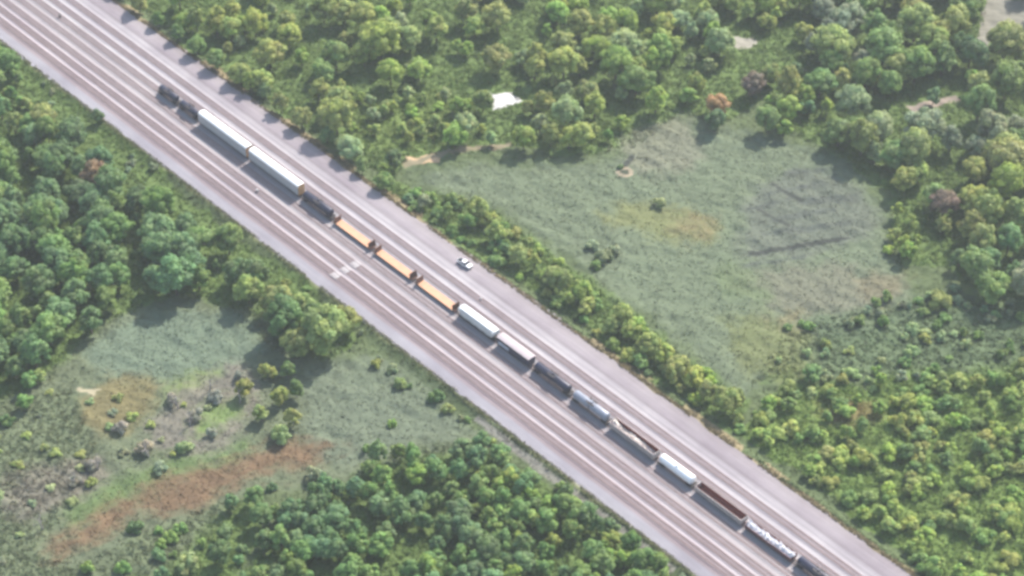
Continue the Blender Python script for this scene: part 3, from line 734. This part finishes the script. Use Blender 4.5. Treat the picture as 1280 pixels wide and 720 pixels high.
def trunk_mesh(seed, H, Rr, r0):
    r = random.Random(seed); b = MB()
    def limb(p0, p1, a, c, seg=7):
        d = (p1 - p0).normalized(); q = d.to_track_quat('Z', 'Y'); n = 4; vs = []
        for i in range(n + 1):
            t = i / n; ce = p0.lerp(p1, t) + Vector((r.uniform(-1, 1), r.uniform(-1, 1), 0)) * a * .4 * (0 < i < n)
            for k in range(seg): vs.append(ce + q @ Vector((math.cos(k * 6.283 / seg), math.sin(k * 6.283 / seg), 0)) * (a + (c - a) * t))
        b.add(vs, [(i * seg + k, i * seg + (k + 1) % seg, (i + 1) * seg + (k + 1) % seg, (i + 1) * seg + k) for i in range(n) for k in range(seg)], True)
    top = Vector((r.uniform(-.3, .3), r.uniform(-.3, .3), H * .8)); limb(Vector((0, 0, -.4)), top, r0 * 1.25, r0 * .35)
    for k in range(7):
        t = .35 + .08 * k; s = Vector((0, 0, 0)).lerp(top, t); a = k * 2.4 + r.random()
        limb(s, s + Vector((math.cos(a) * Rr * .6, math.sin(a) * Rr * .6, H * .2)), r0 * .45, r0 * .12, 5)
    o = b.build('trunk', M['bark']); me = o.data; bpy.data.objects.remove(o); return me
PROTO = {'tree': [], 'young': [], 'shrub': []}
for s in range(8):   # reference size: crown radius 1 -> scaled by placement
    cone = s % 4 == 3
    PROTO['tree'].append((crown_mesh('crown', 100 + s, 4.6, 2.0, 10.8 + s % 3 * .6, 34 if not cone else 26, 95, .48, shape='cone' if cone else 'round'), trunk_mesh(s, 9.5, 4.2, .26)))
for s in range(6):
    PROTO['young'].append((crown_mesh('crown', 200 + s, 2.7, .9, 6.2 + s % 2 * .7, 17, 70, .38, shape='cone' if s % 3 == 2 else 'round', lobe=(.26, .48)), trunk_mesh(40 + s, 5.6, 2.2, .14)))
for s in range(6):
    PROTO['shrub'].append((crown_mesh('shrub', 300 + s, 1.8, -.3, 2.3, 9, 60, .27, lobe=(.36, .52)), None))
REFR = {'tree': 4.6, 'young': 2.7, 'shrub': 1.8}

TONES = {
 'dark': (.052, .098, .040), 'green': (.085, .142, .040), 'bright': (.135, .200, .038), 'yellow': (.168, .205, .050), 'olive': (.150, .172, .052),
 'pale': (.155, .205, .100), 'bluish': (.072, .130, .058), 'brown': (.115, .090, .060), 'orange': (.215, .145, .068), 'grey': (.150, .152, .118), 'greyish': (.125, .150, .098)}
for _k in ('dark', 'green', 'bright', 'yellow', 'olive', 'pale', 'bluish', 'greyish'): TONES[_k] = tuple(.78 * a + .22 * b for a, b in zip(TONES[_k], (.105, .155, .050)))
TWORD = {'dark': 'dark green', 'green': 'mid green', 'bright': 'bright green', 'yellow': 'yellow-green', 'olive': 'olive green', 'pale': 'pale green', 'bluish': 'bluish green', 'brown': 'brownish', 'orange': 'orange-tinged', 'grey': 'bare grey', 'greyish': 'greyish green'}
PLANTS = []   # dicts
def add_plant(x, y, kind, rad, tone, tall=1.0, label=None):
    PLANTS.append(dict(x=x, y=y, k=kind, r=rad, t=tone, h=tall, label=label))
def base_under(px, py, kind, rad, tall=1.0):      # px,py = middle of the crown in the photograph
    zc = {'tree': 6.2, 'young': 3.6, 'shrub': 1.0}[kind] * rad / REFR[kind] * tall
    return ground_at(px, py, zc - 1.2)

for _u, _r in [(48, 3.4), (60, 3.0), (72, 3.6), (84, 3.2), (97, 4.0), (110, 3.2), (121, 3.7), (133, 3.3), (146, 3.6), (168, 3.0), (180, 3.2), (34, 3.6), (20, 3.4)]:
    _p = Y0 + DU * _u + DV * (V_RIGHT + 2.9 + (_u % 3)); add_plant(_p[0], _p[1], 'tree', _r, ['green', 'olive', 'dark'][_u % 3])
# trees that stand out, each placed at its own spot
HAND = [
 (405, 412, 'tree', 6.6, 'olive', 'big spreading olive tree on the marsh edge with a broad shadow, left of the tracks'),
 (370, 428, 'tree', 5.2, 'olive', None), (432, 398, 'tree', 3.9, 'olive', None), (380, 385, 'tree', 3.8, 'olive', None), (345, 372, 'tree', 4.4, 'olive', None), (310, 362, 'tree', 4.4, 'olive', None),
 (122, 146, 'young', 2.2, 'dark', 'small dark green tree standing out at the gravel edge, upper left'),
 (118, 218, 'tree', 4.6, 'brown', 'brownish-olive tree in the upper left wood'),
 (93, 160, 'tree', 3.6, 'dark', None), (50, 355, 'tree', 5.2, 'dark', None), (95, 330, 'tree', 5.4, 'green', None), (15, 250, 'tree', 5.2, 'dark', None), (60, 195, 'tree', 4.4, 'green', None), (200, 310, 'tree', 5.6, 'dark', None), (245, 300, 'tree', 5.0, 'green', None), (285, 300, 'tree', 4.6, 'green', None),
 (420, 148, 'tree', 5.6, 'yellow', 'large yellow-olive tree beside the yard above the car carriers'),
 (492, 200, 'young', 3.0, 'dark', 'dark green tree at the marsh corner left of the sandy patch'),
 (475, 50, 'tree', 6.8, 'yellow', 'very large yellow-green rounded tree in the upper wood'),
 (455, 22, 'tree', 5.0, 'yellow', None), (545, 35, 'tree', 5.0, 'yellow', None), (270, 25, 'tree', 5.5, 'yellow', None), (245, 22, 'tree', 4.5, 'olive', None),
 (705, 78, 'tree', 5.2, 'yellow', None), (668, 85, 'tree', 4.8, 'yellow', None), (770, 78, 'tree', 6.4, 'bright', 'large bright green tree right of the white clearing'), (795, 100, 'tree', 5.4, 'green', None), (745, 62, 'tree', 4.5, 'bright', None),
 (655, 172, 'tree', 3.8, 'bright', 'lone bright green tree standing out from the wood into the marsh'),
 (727, 168, 'tree', 4.4, 'yellow', 'bright yellow tree on the marsh edge above the small dirt ring'),
 (742, 160, 'young', 2.6, 'yellow', None), (708, 160, 'young', 2.8, 'yellow', None), (760, 168, 'young', 2.4, 'green', None), (675, 150, 'tree', 3.8, 'pale', None), (708, 140, 'tree', 5.0, 'pale', None), (680, 128, 'tree', 4.2, 'olive', None),
 (897, 132, 'tree', 3.6, 'orange', 'orange-topped tree at the marsh edge'), (895, 150, 'young', 3.3, 'dark', None),
 (942, 105, 'tree', 4.0, 'brown', 'brownish red tree above right of the orange-topped tree'),
 (960, 150, 'tree', 4.0, 'green', None), (985, 135, 'tree', 4.2, 'bright', None), (1005, 118, 'tree', 4.0, 'bright', None), (962, 128, 'young', 3.0, 'bright', None), (980, 160, 'young', 2.6, 'bright', None),
 (1065, 130, 'tree', 5.8, 'pale', 'large pale green tree at the top right corner of the marsh'), (1098, 165, 'tree', 5.0, 'pale', None), (1095, 188, 'tree', 4.6, 'pale', None), (1065, 160, 'tree', 4.2, 'green', None),
 (1040, 55, 'tree', 7.0, 'olive', None), (1105, 55, 'tree', 6.8, 'green', None), (1145, 30, 'tree', 6.2, 'olive', None), (1180, 70, 'tree', 6.4, 'green', None), (1195, 30, 'tree', 5.6, 'olive', None), (1225, 130, 'tree', 6.2, 'green', None), (1155, 160, 'tree', 5.6, 'greyish', None), (1190, 170, 'tree', 5.4, 'greyish', None), (1258, 230, 'tree', 5.8, 'bright', None), (1218, 215, 'tree', 4.0, 'olive', None),
 (1180, 255, 'tree', 4.2, 'brown', 'brownish tree in the wood right of the marsh'), (1212, 245, 'tree', 4.0, 'yellow', None), (1150, 215, 'tree', 3.8, 'yellow', None), (1130, 225, 'tree', 3.8, 'olive', None),
 (1122, 262, 'young', 2.8, 'yellow', None), (1135, 282, 'young', 2.7, 'yellow', None), (1118, 292, 'young', 2.5, 'yellow', None), (1128, 305, 'young', 2.5, 'yellow', None), (1110, 312, 'shrub', 2.0, 'yellow', None), (1145, 298, 'young', 2.2, 'bright', None),
 (1235, 325, 'tree', 4.0, 'bluish', None), (1262, 300, 'tree', 4.4, 'bluish', None), (1200, 320, 'tree', 3.8, 'bluish', None), (1270, 340, 'tree', 4.0, 'bluish', None),
 (1175, 375, 'shrub', 3.6, 'olive', 'wide low olive shrub right of the marsh'),
 # hedgerow along the yard's right side
 (597, 262, 'tree', 3.6, 'olive', None), (612, 272, 'young', 3.0, 'yellow', None), (585, 275, 'young', 2.8, 'green', None), (560, 262, 'young', 2.8, 'green', None), (530, 250, 'young', 2.5, 'greyish', None), (512, 248, 'shrub', 2.4, 'bluish', None), (620, 290, 'young', 3.2, 'yellow', None),
 (648, 316, 'tree', 3.4, 'olive', None), (668, 325, 'young', 3.0, 'yellow', None), (688, 342, 'young', 3.2, 'olive', None), (700, 352, 'tree', 3.3, 'olive', None), (726, 362, 'tree', 3.5, 'bright', 'bright green tree in the hedgerow, level with the pale grey hopper'), (732, 380, 'young', 2.8, 'yellow', None), (712, 372, 'young', 2.6, 'yellow', None),
 (778, 393, 'tree', 3.6, 'yellow', 'yellow-green tree topping the hedgerow above the black tank cars'), (790, 412, 'young', 3.0, 'yellow', None), (765, 405, 'young', 2.8, 'olive', None), (812, 432, 'tree', 3.3, 'olive', None), (830, 440, 'young', 3.0, 'yellow', None), (848, 456, 'tree', 3.4, 'olive', None), (868, 470, 'young', 3.2, 'yellow', None), (885, 488, 'young', 2.8, 'olive', None), (908, 500, 'tree', 4.0, 'olive', 'rounded olive tree closing the lower right end of the hedgerow'), (840, 470, 'young', 2.6, 'olive', None), (800, 450, 'young', 2.4, 'green', None),
 (755, 320, 'shrub', 2.6, 'greyish', None), (740, 305, 'shrub', 2.2, 'greyish', None), (768, 312, 'shrub', 2.2, 'greyish', None), (745, 330, 'shrub', 2.0, 'green', None),
 (825, 253, 'shrub', 2.3, 'pale', 'pale round shrub alone in the marsh below the dirt ring'),
 (776, 208, 'shrub', 1.2, 'dark', 'dark low shrub at the rim of the small dirt ring'),
 # lower left
 (275, 690, 'tree', 3.3, 'dark', 'lone dark green tree near the bottom edge below the reddish clearing'), (288, 625, 'young', 3.0, 'dark', None), (327, 645, 'tree', 3.2, 'dark', None), (318, 622, 'young', 3.2, 'green', None), (345, 640, 'young', 2.8, 'green', None),
 (392, 594, 'shrub', 3.2, 'greyish', 'wide rounded greyish green shrub right of the reddish clearing'), (380, 690, 'tree', 3.2, 'green', None), (235, 705, 'shrub', 3.4, 'pale', None),
 (352, 543, 'shrub', 3.0, 'pale', None), (366, 520, 'young', 3.0, 'olive', None), (350, 495, 'young', 2.8, 'olive', None), (325, 515, 'young', 2.8, 'olive', None), (370, 485, 'young', 2.8, 'green', None), (335, 462, 'young', 2.6, 'olive', None), (305, 485, 'young', 2.4, 'olive', None), (360, 462, 'young', 2.6, 'green', None), (300, 470, 'shrub', 2.2, 'grey', None),
 (170, 658, 'shrub', 2.4, 'dark', 'low dark shrub beside the reddish clearing'),
 (8, 525, 'shrub', 2.4, 'dark', None), (30, 500, 'young', 2.4, 'green', None),
 (115, 580, 'shrub', 2.5, 'grey', None), (245, 520, 'shrub', 2.2, 'grey', None), (215, 500, 'shrub', 2.2, 'grey', None), (180, 560, 'shrub', 2.4, 'grey', None), (270, 495, 'shrub', 2.2, 'grey', None), (230, 560, 'shrub', 2.2, 'pale', None), (200, 585, 'shrub', 2.2, 'greyish', None), (150, 535, 'shrub', 2.2, 'grey', None), (95, 600, 'shrub', 2.2, 'grey', None), (265, 540, 'shrub', 2.0, 'grey', None),
 (470, 455, 'shrub', 1.8, 'olive', None), (500, 480, 'shrub', 2.0, 'olive', None), (545, 495, 'shrub', 2.2, 'dark', None), (560, 510, 'shrub', 2.0, 'olive', None), (490, 528, 'shrub', 1.6, 'bright', None), (458, 560, 'shrub', 1.6, 'dark', None),
]
for px, py, k, r_, tn, lab in HAND:
    x, y = base_under(px, py, k, r_); add_plant(x, y, k, r_, tn, 1.0, lab)

def scatter(P, kind, rmin, rmax, tones, n, gap=.72, tries=None, tallr=(.9, 1.12), also=None):
    lo, hi = P.min(0), P.max(0); cnt = 0
    ex = [(p['x'], p['y'], p['r']) for p in PLANTS]; arr = np.array(ex) if ex else np.zeros((0, 3)); arr = list(map(tuple, arr))
    A = np.array(arr).reshape(-1, 3)
    for _ in range(tries or n * 25):
        if cnt >= n: break
        x, y = R.uniform(lo[0], hi[0]), R.uniform(lo[1], hi[1])
        if not inside(P, np.array([x]), np.array([y]))[0]: continue
        u, v = uv(x, y); r_ = R.uniform(rmin, rmax)
        if V_LEFT - 1.0 - r_ * .8 < v < V_RIGHT + .8 + r_ * .8: continue
        if also and not also(x, y): continue
        if len(A) and (np.hypot(A[:, 0] - x, A[:, 1] - y) < gap * (A[:, 2] + r_)).any(): continue
        px, py = to_px((x, y, 3.0))
        if math.hypot(px - 630, (py - 140) * .8) < 24 or math.hypot(px - 1255, py - 30) < 26: continue
        if px < -45 or px > 1325 or py < -40 or py > 775: continue
        f = float(vnoise(x, y, 16, 50)) * .75 + R.random() * .25
        tn = tones[min(len(tones) - 1, int(f * len(tones)))]
        add_plant(x, y, kind, r_, tn, R.uniform(*tallr)); A = np.vstack([A, (x, y, r_)]); cnt += 1
    return cnt
pw = lambda pts: poly(pts)
N = {}
N['lw'] = scatter(WP['left_wood'], 'tree', 3.7, 5.7, ['dark', 'green', 'dark', 'bluish', 'green', 'olive'], 95, .50)
N['lw2'] = scatter(WP['left_wood'], 'young', 2.0, 3.0, ['dark', 'green', 'olive', 'green'], 30, .6)
N['lo'] = scatter(WP['lower_wood'], 'young', 2.6, 3.7, ['dark', 'dark', 'bluish', 'green', 'green', 'bright'], 95, .60, tries=6000)
N['lo3'] = scatter(WP['lower_wood'], 'tree', 2.8, 3.7, ['green', 'dark', 'bluish', 'green', 'bright'], 45, .56, tries=5000)
N['lo2'] = scatter(pw([(600, 600), (650, 600), (700, 625), (760, 670), (850, 740), (560, 760), (560, 680)]), 'young', 2.0, 3.0, ['green', 'bright', 'yellow', 'bright'], 22, .56, tries=2500)
N['up'] = scatter(WP['upper_wood'], 'tree', 3.2, 5.2, ['green', 'bright', 'olive', 'yellow', 'bright', 'pale', 'yellow'], 100, .58, also=lambda x, y: not any(inside(COVER[i][0], np.array([x]), np.array([y]))[0] for i in (len(COVER) - 1, len(COVER) - 8)))
N['up2'] = scatter(WP['upper_wood'], 'young', 1.9, 2.9, ['green', 'olive', 'pale', 'bright', 'yellow', 'greyish'], 55, .62, tries=5000, also=lambda x, y: not any(inside(COVER[i][0], np.array([x]), np.array([y]))[0] for i in (len(COVER) - 1, len(COVER) - 6)))
N['md'] = scatter(COVER[-8][0], 'young', 1.7, 2.8, ['bright', 'yellow', 'olive', 'bright'], 14, .7)
N['md2'] = scatter(COVER[-8][0], 'shrub', 1.3, 2.2, ['yellow', 'bright', 'olive', 'bright'], 10, .7)
N['fw'] = scatter(WP['far_wood'], 'tree', 4.2, 6.6, ['green', 'olive', 'green', 'greyish', 'olive', 'dark'], 80, .56, also=lambda x, y: not inside(COVER[-7][0], np.array([x]), np.array([y]))[0])
N['fw2'] = scatter(WP['far_wood'], 'young', 2.0, 3.0, ['green', 'olive', 'bluish', 'bright', 'dark'], 25, .6, also=lambda x, y: not inside(COVER[-7][0], np.array([x]), np.array([y]))[0])
N['hr'] = scatter(WP['hedgerow'], 'shrub', 1.5, 2.5, ['dark', 'green', 'olive', 'bright', 'yellow'], 58, .58)
N['rt'] = scatter(WP['right_thicket'], 'young', 2.0, 3.0, ['olive', 'yellow', 'bright', 'green', 'olive'], 75, .50, tallr=(.7, .9))
N['rt2'] = scatter(WP['right_thicket'], 'shrub', 2.0, 3.3, ['olive', 'green', 'yellow', 'olive', 'bright'], 95, .48)
N['rs'] = scatter(pw([(960, 420), (1020, 390), (1110, 370), (1290, 350), (1290, 470), (1100, 490), (980, 500)]), 'shrub', 1.2, 2.2, ['bluish', 'greyish', 'green', 'pale', 'olive'], 60, .75)
N['ls'] = scatter(pw([(-20, 500), (60, 480), (110, 470), (200, 500), (300, 480), (330, 540), (260, 570), (130, 600), (60, 680), (-20, 720)]), 'shrub', 1.1, 2.0, ['greyish', 'pale', 'olive', 'greyish', 'pale'], 30, .95, tallr=(.55, .8))
N['lb'] = scatter(pw([(80, 720), (200, 660), (300, 620), (400, 600), (400, 640), (300, 730)]), 'shrub', 1.2, 2.2, ['greyish', 'green', 'bluish'], 18, .95)
N['vr'] = scatter(pw([(0, 60), (130, 148), (300, 297), (440, 395), (640, 560), (870, 730), (830, 735), (600, 560), (430, 430), (290, 330), (120, 185), (0, 90)]), 'shrub', .9, 1.6, ['olive', 'green', 'greyish', 'dark'], 30, .9)
print('IN', {k: sum(p['k'] == k and 0 < to_px((p['x'], p['y'], 2))[0] < 1280 and 0 < to_px((p['x'], p['y'], 2))[1] < 720 for p in PLANTS) for k in REFR})
print('plants', len(PLANTS), {k: sum(p['k'] == k for p in PLANTS) for k in REFR}, N)

# ---- one label per plant
LM = [((628, 127), 'the white clearing'), ((528, 200), 'the orange sandy patch'), ((782, 216), 'the dirt ring'), ((1250, 30), 'the top right bare ground'),
      ((222, 130), 'the short black tank cars'), ((320, 195), 'the white car carriers'), ((495, 330), 'the orange flatcars'), ((581, 331), 'the white pickup'), ((597, 400), 'the pale grey hopper'),
      ((690, 470), 'the middle black tank car'), ((790, 545), 'the tall beige gondola'), ((900, 630), 'the brown empty gondola'), ((240, 610), 'the reddish clearing'), ((150, 500), 'the left ochre patch'),
      ((860, 285), 'the right ochre patch'), ((1000, 308), 'the dark ditch'), ((1062, 516), 'the orange weeds'), ((0, 720), 'the bottom left corner'), ((640, 720), "the bottom edge's middle"),
      ((1280, 720), 'the bottom right corner'), ((1280, 360), "the right edge's middle"), ((0, 280), "the left edge's middle"), ((420, 345), 'the white crossing pads'), ((1280, 0), 'the top right corner'), ((640, 0), "the top edge's middle"),
      ((900, 140), 'the orange-topped tree'), ((410, 420), 'the big olive tree'), ((1070, 140), 'the large pale tree')]
ORD = ['nearest', 'second nearest', 'third nearest', 'fourth nearest', 'fifth nearest', 'sixth nearest', 'seventh nearest', 'eighth nearest', 'ninth nearest', 'tenth nearest']
KW = {'tree': ('tree', 'trees'), 'young': ('small tree', 'small trees'), 'shrub': ('shrub', 'shrubs'), 'cone': ('pointed tree', 'pointed trees')}
buckets = {}
for p in PLANTS:
    p['m'] = R.randrange(len(PROTO[p['k']])); p['cone'] = p['k'] == 'tree' and p['m'] % 4 == 3
    if p['cone'] and p['label']: p['m'] -= 1; p['cone'] = False
for p in PLANTS:
    p['z'] = float(height(np.array([p['x']]), np.array([p['y']]))[0])
    px, py = to_px((p['x'], p['y'], p['z'] + (5 if p['k'] == 'tree' else 2.5 if p['k'] == 'young' else .8))); p['px'], p['py'] = float(px), float(py)
    if p['label']: continue
    (lx, ly), nm = min(LM, key=lambda l: math.hypot(l[0][0] - px, l[0][1] - py))
    dx, dy = px - lx, ly - py; a = math.degrees(math.atan2(dy, dx)) % 360
    dr = ['right of', 'above right of', 'above', 'above left of', 'left of', 'below left of', 'below', 'below right of'][int((a + 22.5) // 45) % 8]
    buckets.setdefault((p['t'], 'cone' if p['cone'] else p['k'], dr, nm), []).append((math.hypot(dx, dy), id(p), p))
for (tn, k, dr, nm), L in buckets.items():
    L.sort(key=lambda q: q[:2])
    for i, (_, _, p) in enumerate(L):
        if len(L) == 1: p['label'] = f'{TWORD[tn]} {KW[k][0]} {dr} {nm}'
        elif i < 9: p['label'] = f'{ORD[i]} {TWORD[tn]} {KW[k][0]} {dr} {nm}'
        else: p['label'] = f'{TWORD[tn]} {KW[k][0]} farther {dr} {nm}'
GRP = {'tree': 'full-grown trees of the woods', 'young': 'small trees of the woods and hedgerow', 'shrub': 'shrubs of the marsh and thickets'}
NAMEK = {'tree': 'broadleaf_tree', 'young': 'young_tree', 'shrub': 'shrub'}
for i, p in enumerate(PLANTS):
    P = PROTO[p['k']]; me, tm = P[p['m']]; sc = p['r'] / REFR[p['k']]
    c = 1.98 * np.array(TONES[p['t']]) * R.uniform(.85, 1.18) * np.array([R.uniform(.9, 1.12), 1, R.uniform(.88, 1.12)])
    rz = R.uniform(0, 6.28)
    if p['k'] == 'shrub':
        o = bpy.data.objects.new('shrub', me); C.objects.link(o); leafy = o
    else:
        o = bpy.data.objects.new('conical_tree' if p['cone'] else NAMEK[p['k']], None); C.objects.link(o); o.empty_display_size = .5
        leafy = bpy.data.objects.new('crown', me); C.objects.link(leafy); leafy.parent = o
        tk = bpy.data.objects.new('trunk', tm); C.objects.link(tk); tk.parent = o
    o.location = (p['x'], p['y'], p['z']); o.rotation_euler = (0, 0, rz); o.scale = (sc * R.uniform(.85, 1.2), sc * R.uniform(.85, 1.2), sc * p['h'] * R.uniform(.88, 1.12))
    leafy.color = (*c, 1)
    tag(o, p['label'], 'shrub' if p['k'] == 'shrub' else 'tree', 'pointed trees among the woods' if p['cone'] else GRP[p['k']])

for (px, py), lab in zip([(222, 505), (238, 528), (262, 482), (185, 565), (122, 582), (92, 602), (52, 655), (300, 498)], ['leaning against grey scrub above the green strip', 'just above the reddish clearing', 'right of the lime green patch', 'left of the green strip', 'in the grey patch at left', 'lower left of the ochre patch', 'at the lower tip of the reddish clearing', 'beside small olive trees left of the tracks']):
    tm = PROTO['tree'][R.randrange(8)][1].copy(); tm.materials[0] = M['dead_wood']
    o = bpy.data.objects.new('dead_tree', tm); C.objects.link(o); x, y = ground_at(px, py, 0.5)
    o.location = (x, y, float(height(np.array([x]), np.array([y]))[0])); o.rotation_euler = (R.uniform(-.2, .2), R.uniform(-.2, .2), R.uniform(0, 6)); o.scale = (.95, .95, .75)
    tag(o, 'bleached dead tree ' + lab, 'dead tree', 'dead trees in the scrub')

# ------------------------------------------------------------------ uncountable low growth
def tufts(name, x, y, h, wd, K, colmul, label, cat, lean=.5, m='reed', seed=3, spread=.35, rough=.45):
    """clumps of K leaf-like blades each, heaped into low mounds of height h"""
    r = np.random.default_rng(seed); n = len(x)
    z = height(x, y); col = cover_color(x, y) * colmul * r.uniform(.80, 1.22, (n, 1)) * np.concatenate([r.uniform(.93, 1.08, (n, 1)), np.ones((n, 1)), r.uniform(.92, 1.08, (n, 1))], 1)
    a = r.uniform(0, 6.283, (n, K)); q = np.sqrt(r.random((n, K))) * spread * 2 * wd
    p = np.stack([x[:, None] + np.cos(a) * q, y[:, None] + np.sin(a) * q, z[:, None] + h[:, None] * (1 - .6 * (q / (2 * spread * wd)) ** 2) * r.uniform(.5, 1.0, (n, K))], -1).reshape(-1, 3)
    nr = np.stack([np.cos(a) * lean, np.sin(a) * lean, np.ones_like(a)], -1).reshape(-1, 3) + r.normal(size=(n * K, 3)) * rough
    nr /= np.linalg.norm(nr, axis=1, keepdims=True)
    t, b = rot_frames(nr, r); s_ = wd * r.uniform(.35, .75, (n * K, 1)); e = r.uniform(.45, 1.0, (n * K, 1))
    V = np.stack([p + t * s_, p + (t * -.5 + b * .8 * e) * s_, p + (t * -.5 - b * .8 * e) * s_], 1).reshape(-1, 3); T = np.arange(len(V)).reshape(-1, 3)
    o = np_mesh(name, V, T, M[m], 'cover', np.repeat(col, 3 * K, 0))
    return tag(o, label, cat, kind='stuff')
def spots(n, seed, ok):
    r = np.random.default_rng(seed); x = r.uniform(-225, 225, n); y = r.uniform(-150, 190, n)
    u, v = uv(x, y); px, py = to_px(np.stack([x, y, x * 0], 1))
    k = ((v < V_LEFT - .3) | (v > V_RIGHT + .3)) & (px > -40) & (px < 1320) & (py > -40) & (py < 760) & ok(x, y)
    return x[k], y[k]
def in_woods(x, y):
    r = np.zeros(len(x), bool)
    for P in WP.values(): r |= inside(P, x, y)
    for i in range(len(COVER) - 7, len(COVER)): r &= ~inside(COVER[i][0], x, y)
    return r
def bare(x, y):
    r = np.zeros(len(x), bool)
    for i in list(range(len(COVER) - 7, len(COVER))): r |= inside(COVER[i][0], x, y)
    r |= np.hypot(x - RING[0], y - RING[1]) < 3.2
    for a, b, wd in DITCHES:
        ab = b - a; t = np.clip(((x - a[0]) * ab[0] + (y - a[1]) * ab[1]) / (ab @ ab), 0, 1)
        r |= np.hypot(x - a[0] - t * ab[0], y - a[1] - t * ab[1]) < wd
    return r
x, y = spots(150000, 21, lambda x, y: ~in_woods(x, y) & ~bare(x, y))
tufts('marsh_reeds', x, y, rng.uniform(.08, .36, len(x)) * (.2 + 3.0 * np.clip(fbm(x * .82 - y * .57, (x * .57 + y * .82) * 1.9, 4.5, 70) - .25, 0, 1)), .42, 4, 1.12, 'grey-green reeds and grasses covering the open marsh', 'reeds', lean=.25, rough=.2)
x, y = spots(120000, 22, lambda x, y: in_woods(x, y) & ~bare(x, y))
sc_ = inside(WP['right_scrub'], x, y) | inside(WP['left_scrub'], x, y) | inside(WP['left_verge'], x, y)
tufts('undergrowth', x, y, np.where(sc_, .38, 1.0) * rng.uniform(.3, 1.2, len(x)) * (.2 + 3.0 * np.clip(fbm(x, y, 5, 71) - .2, 0, 1)), .85, 6, 1.35, 'tangled green undergrowth below the trees', 'undergrowth', lean=.6, seed=5, spread=.6)
# verge grass along both gravel edges
r = np.random.default_rng(9); n = 16000; u = r.uniform(-60, 520, n); sd = r.random(n) < .5
v = np.where(sd, V_LEFT - np.abs(r.normal(size=n)) * 1.1 + .5, V_RIGHT + np.abs(r.normal(size=n)) * 1.3 - .2)
P = Y0[None] + u[:, None] * DU[None] + v[:, None] * DV[None]
k = fbm(u, v, 6, 12) > .36; P = P[k]
tufts('verge_grass', P[:, 0], P[:, 1], r.uniform(.2, .7, len(P)), .5, 4, 1.0, 'dry straw coloured grass along the gravel edges', 'grass', seed=8)

# ------------------------------------------------------------------ haze
hb = MB().box(-2700, 2700, -2700, 2700, -60, CAM[2] + 25)
hm = bpy.data.materials.new('haze'); hm.use_nodes = True; ht = hm.node_tree; ht.nodes.clear()
pv = ht.nodes.new('ShaderNodeVolumePrincipled'); pv.inputs['Color'].default_value = (.86, .90, 1.0, 1); pv.inputs['Density'].default_value = HAZE_DENSITY
pv.inputs['Anisotropy'].default_value = .3
mo = ht.nodes.new('ShaderNodeOutputMaterial'); ht.links.new(pv.outputs[0], mo.inputs['Volume'])
hz = hb.build('haze', hm); tag(hz, 'thin pale haze in the air over the whole scene', 'haze', kind='stuff')
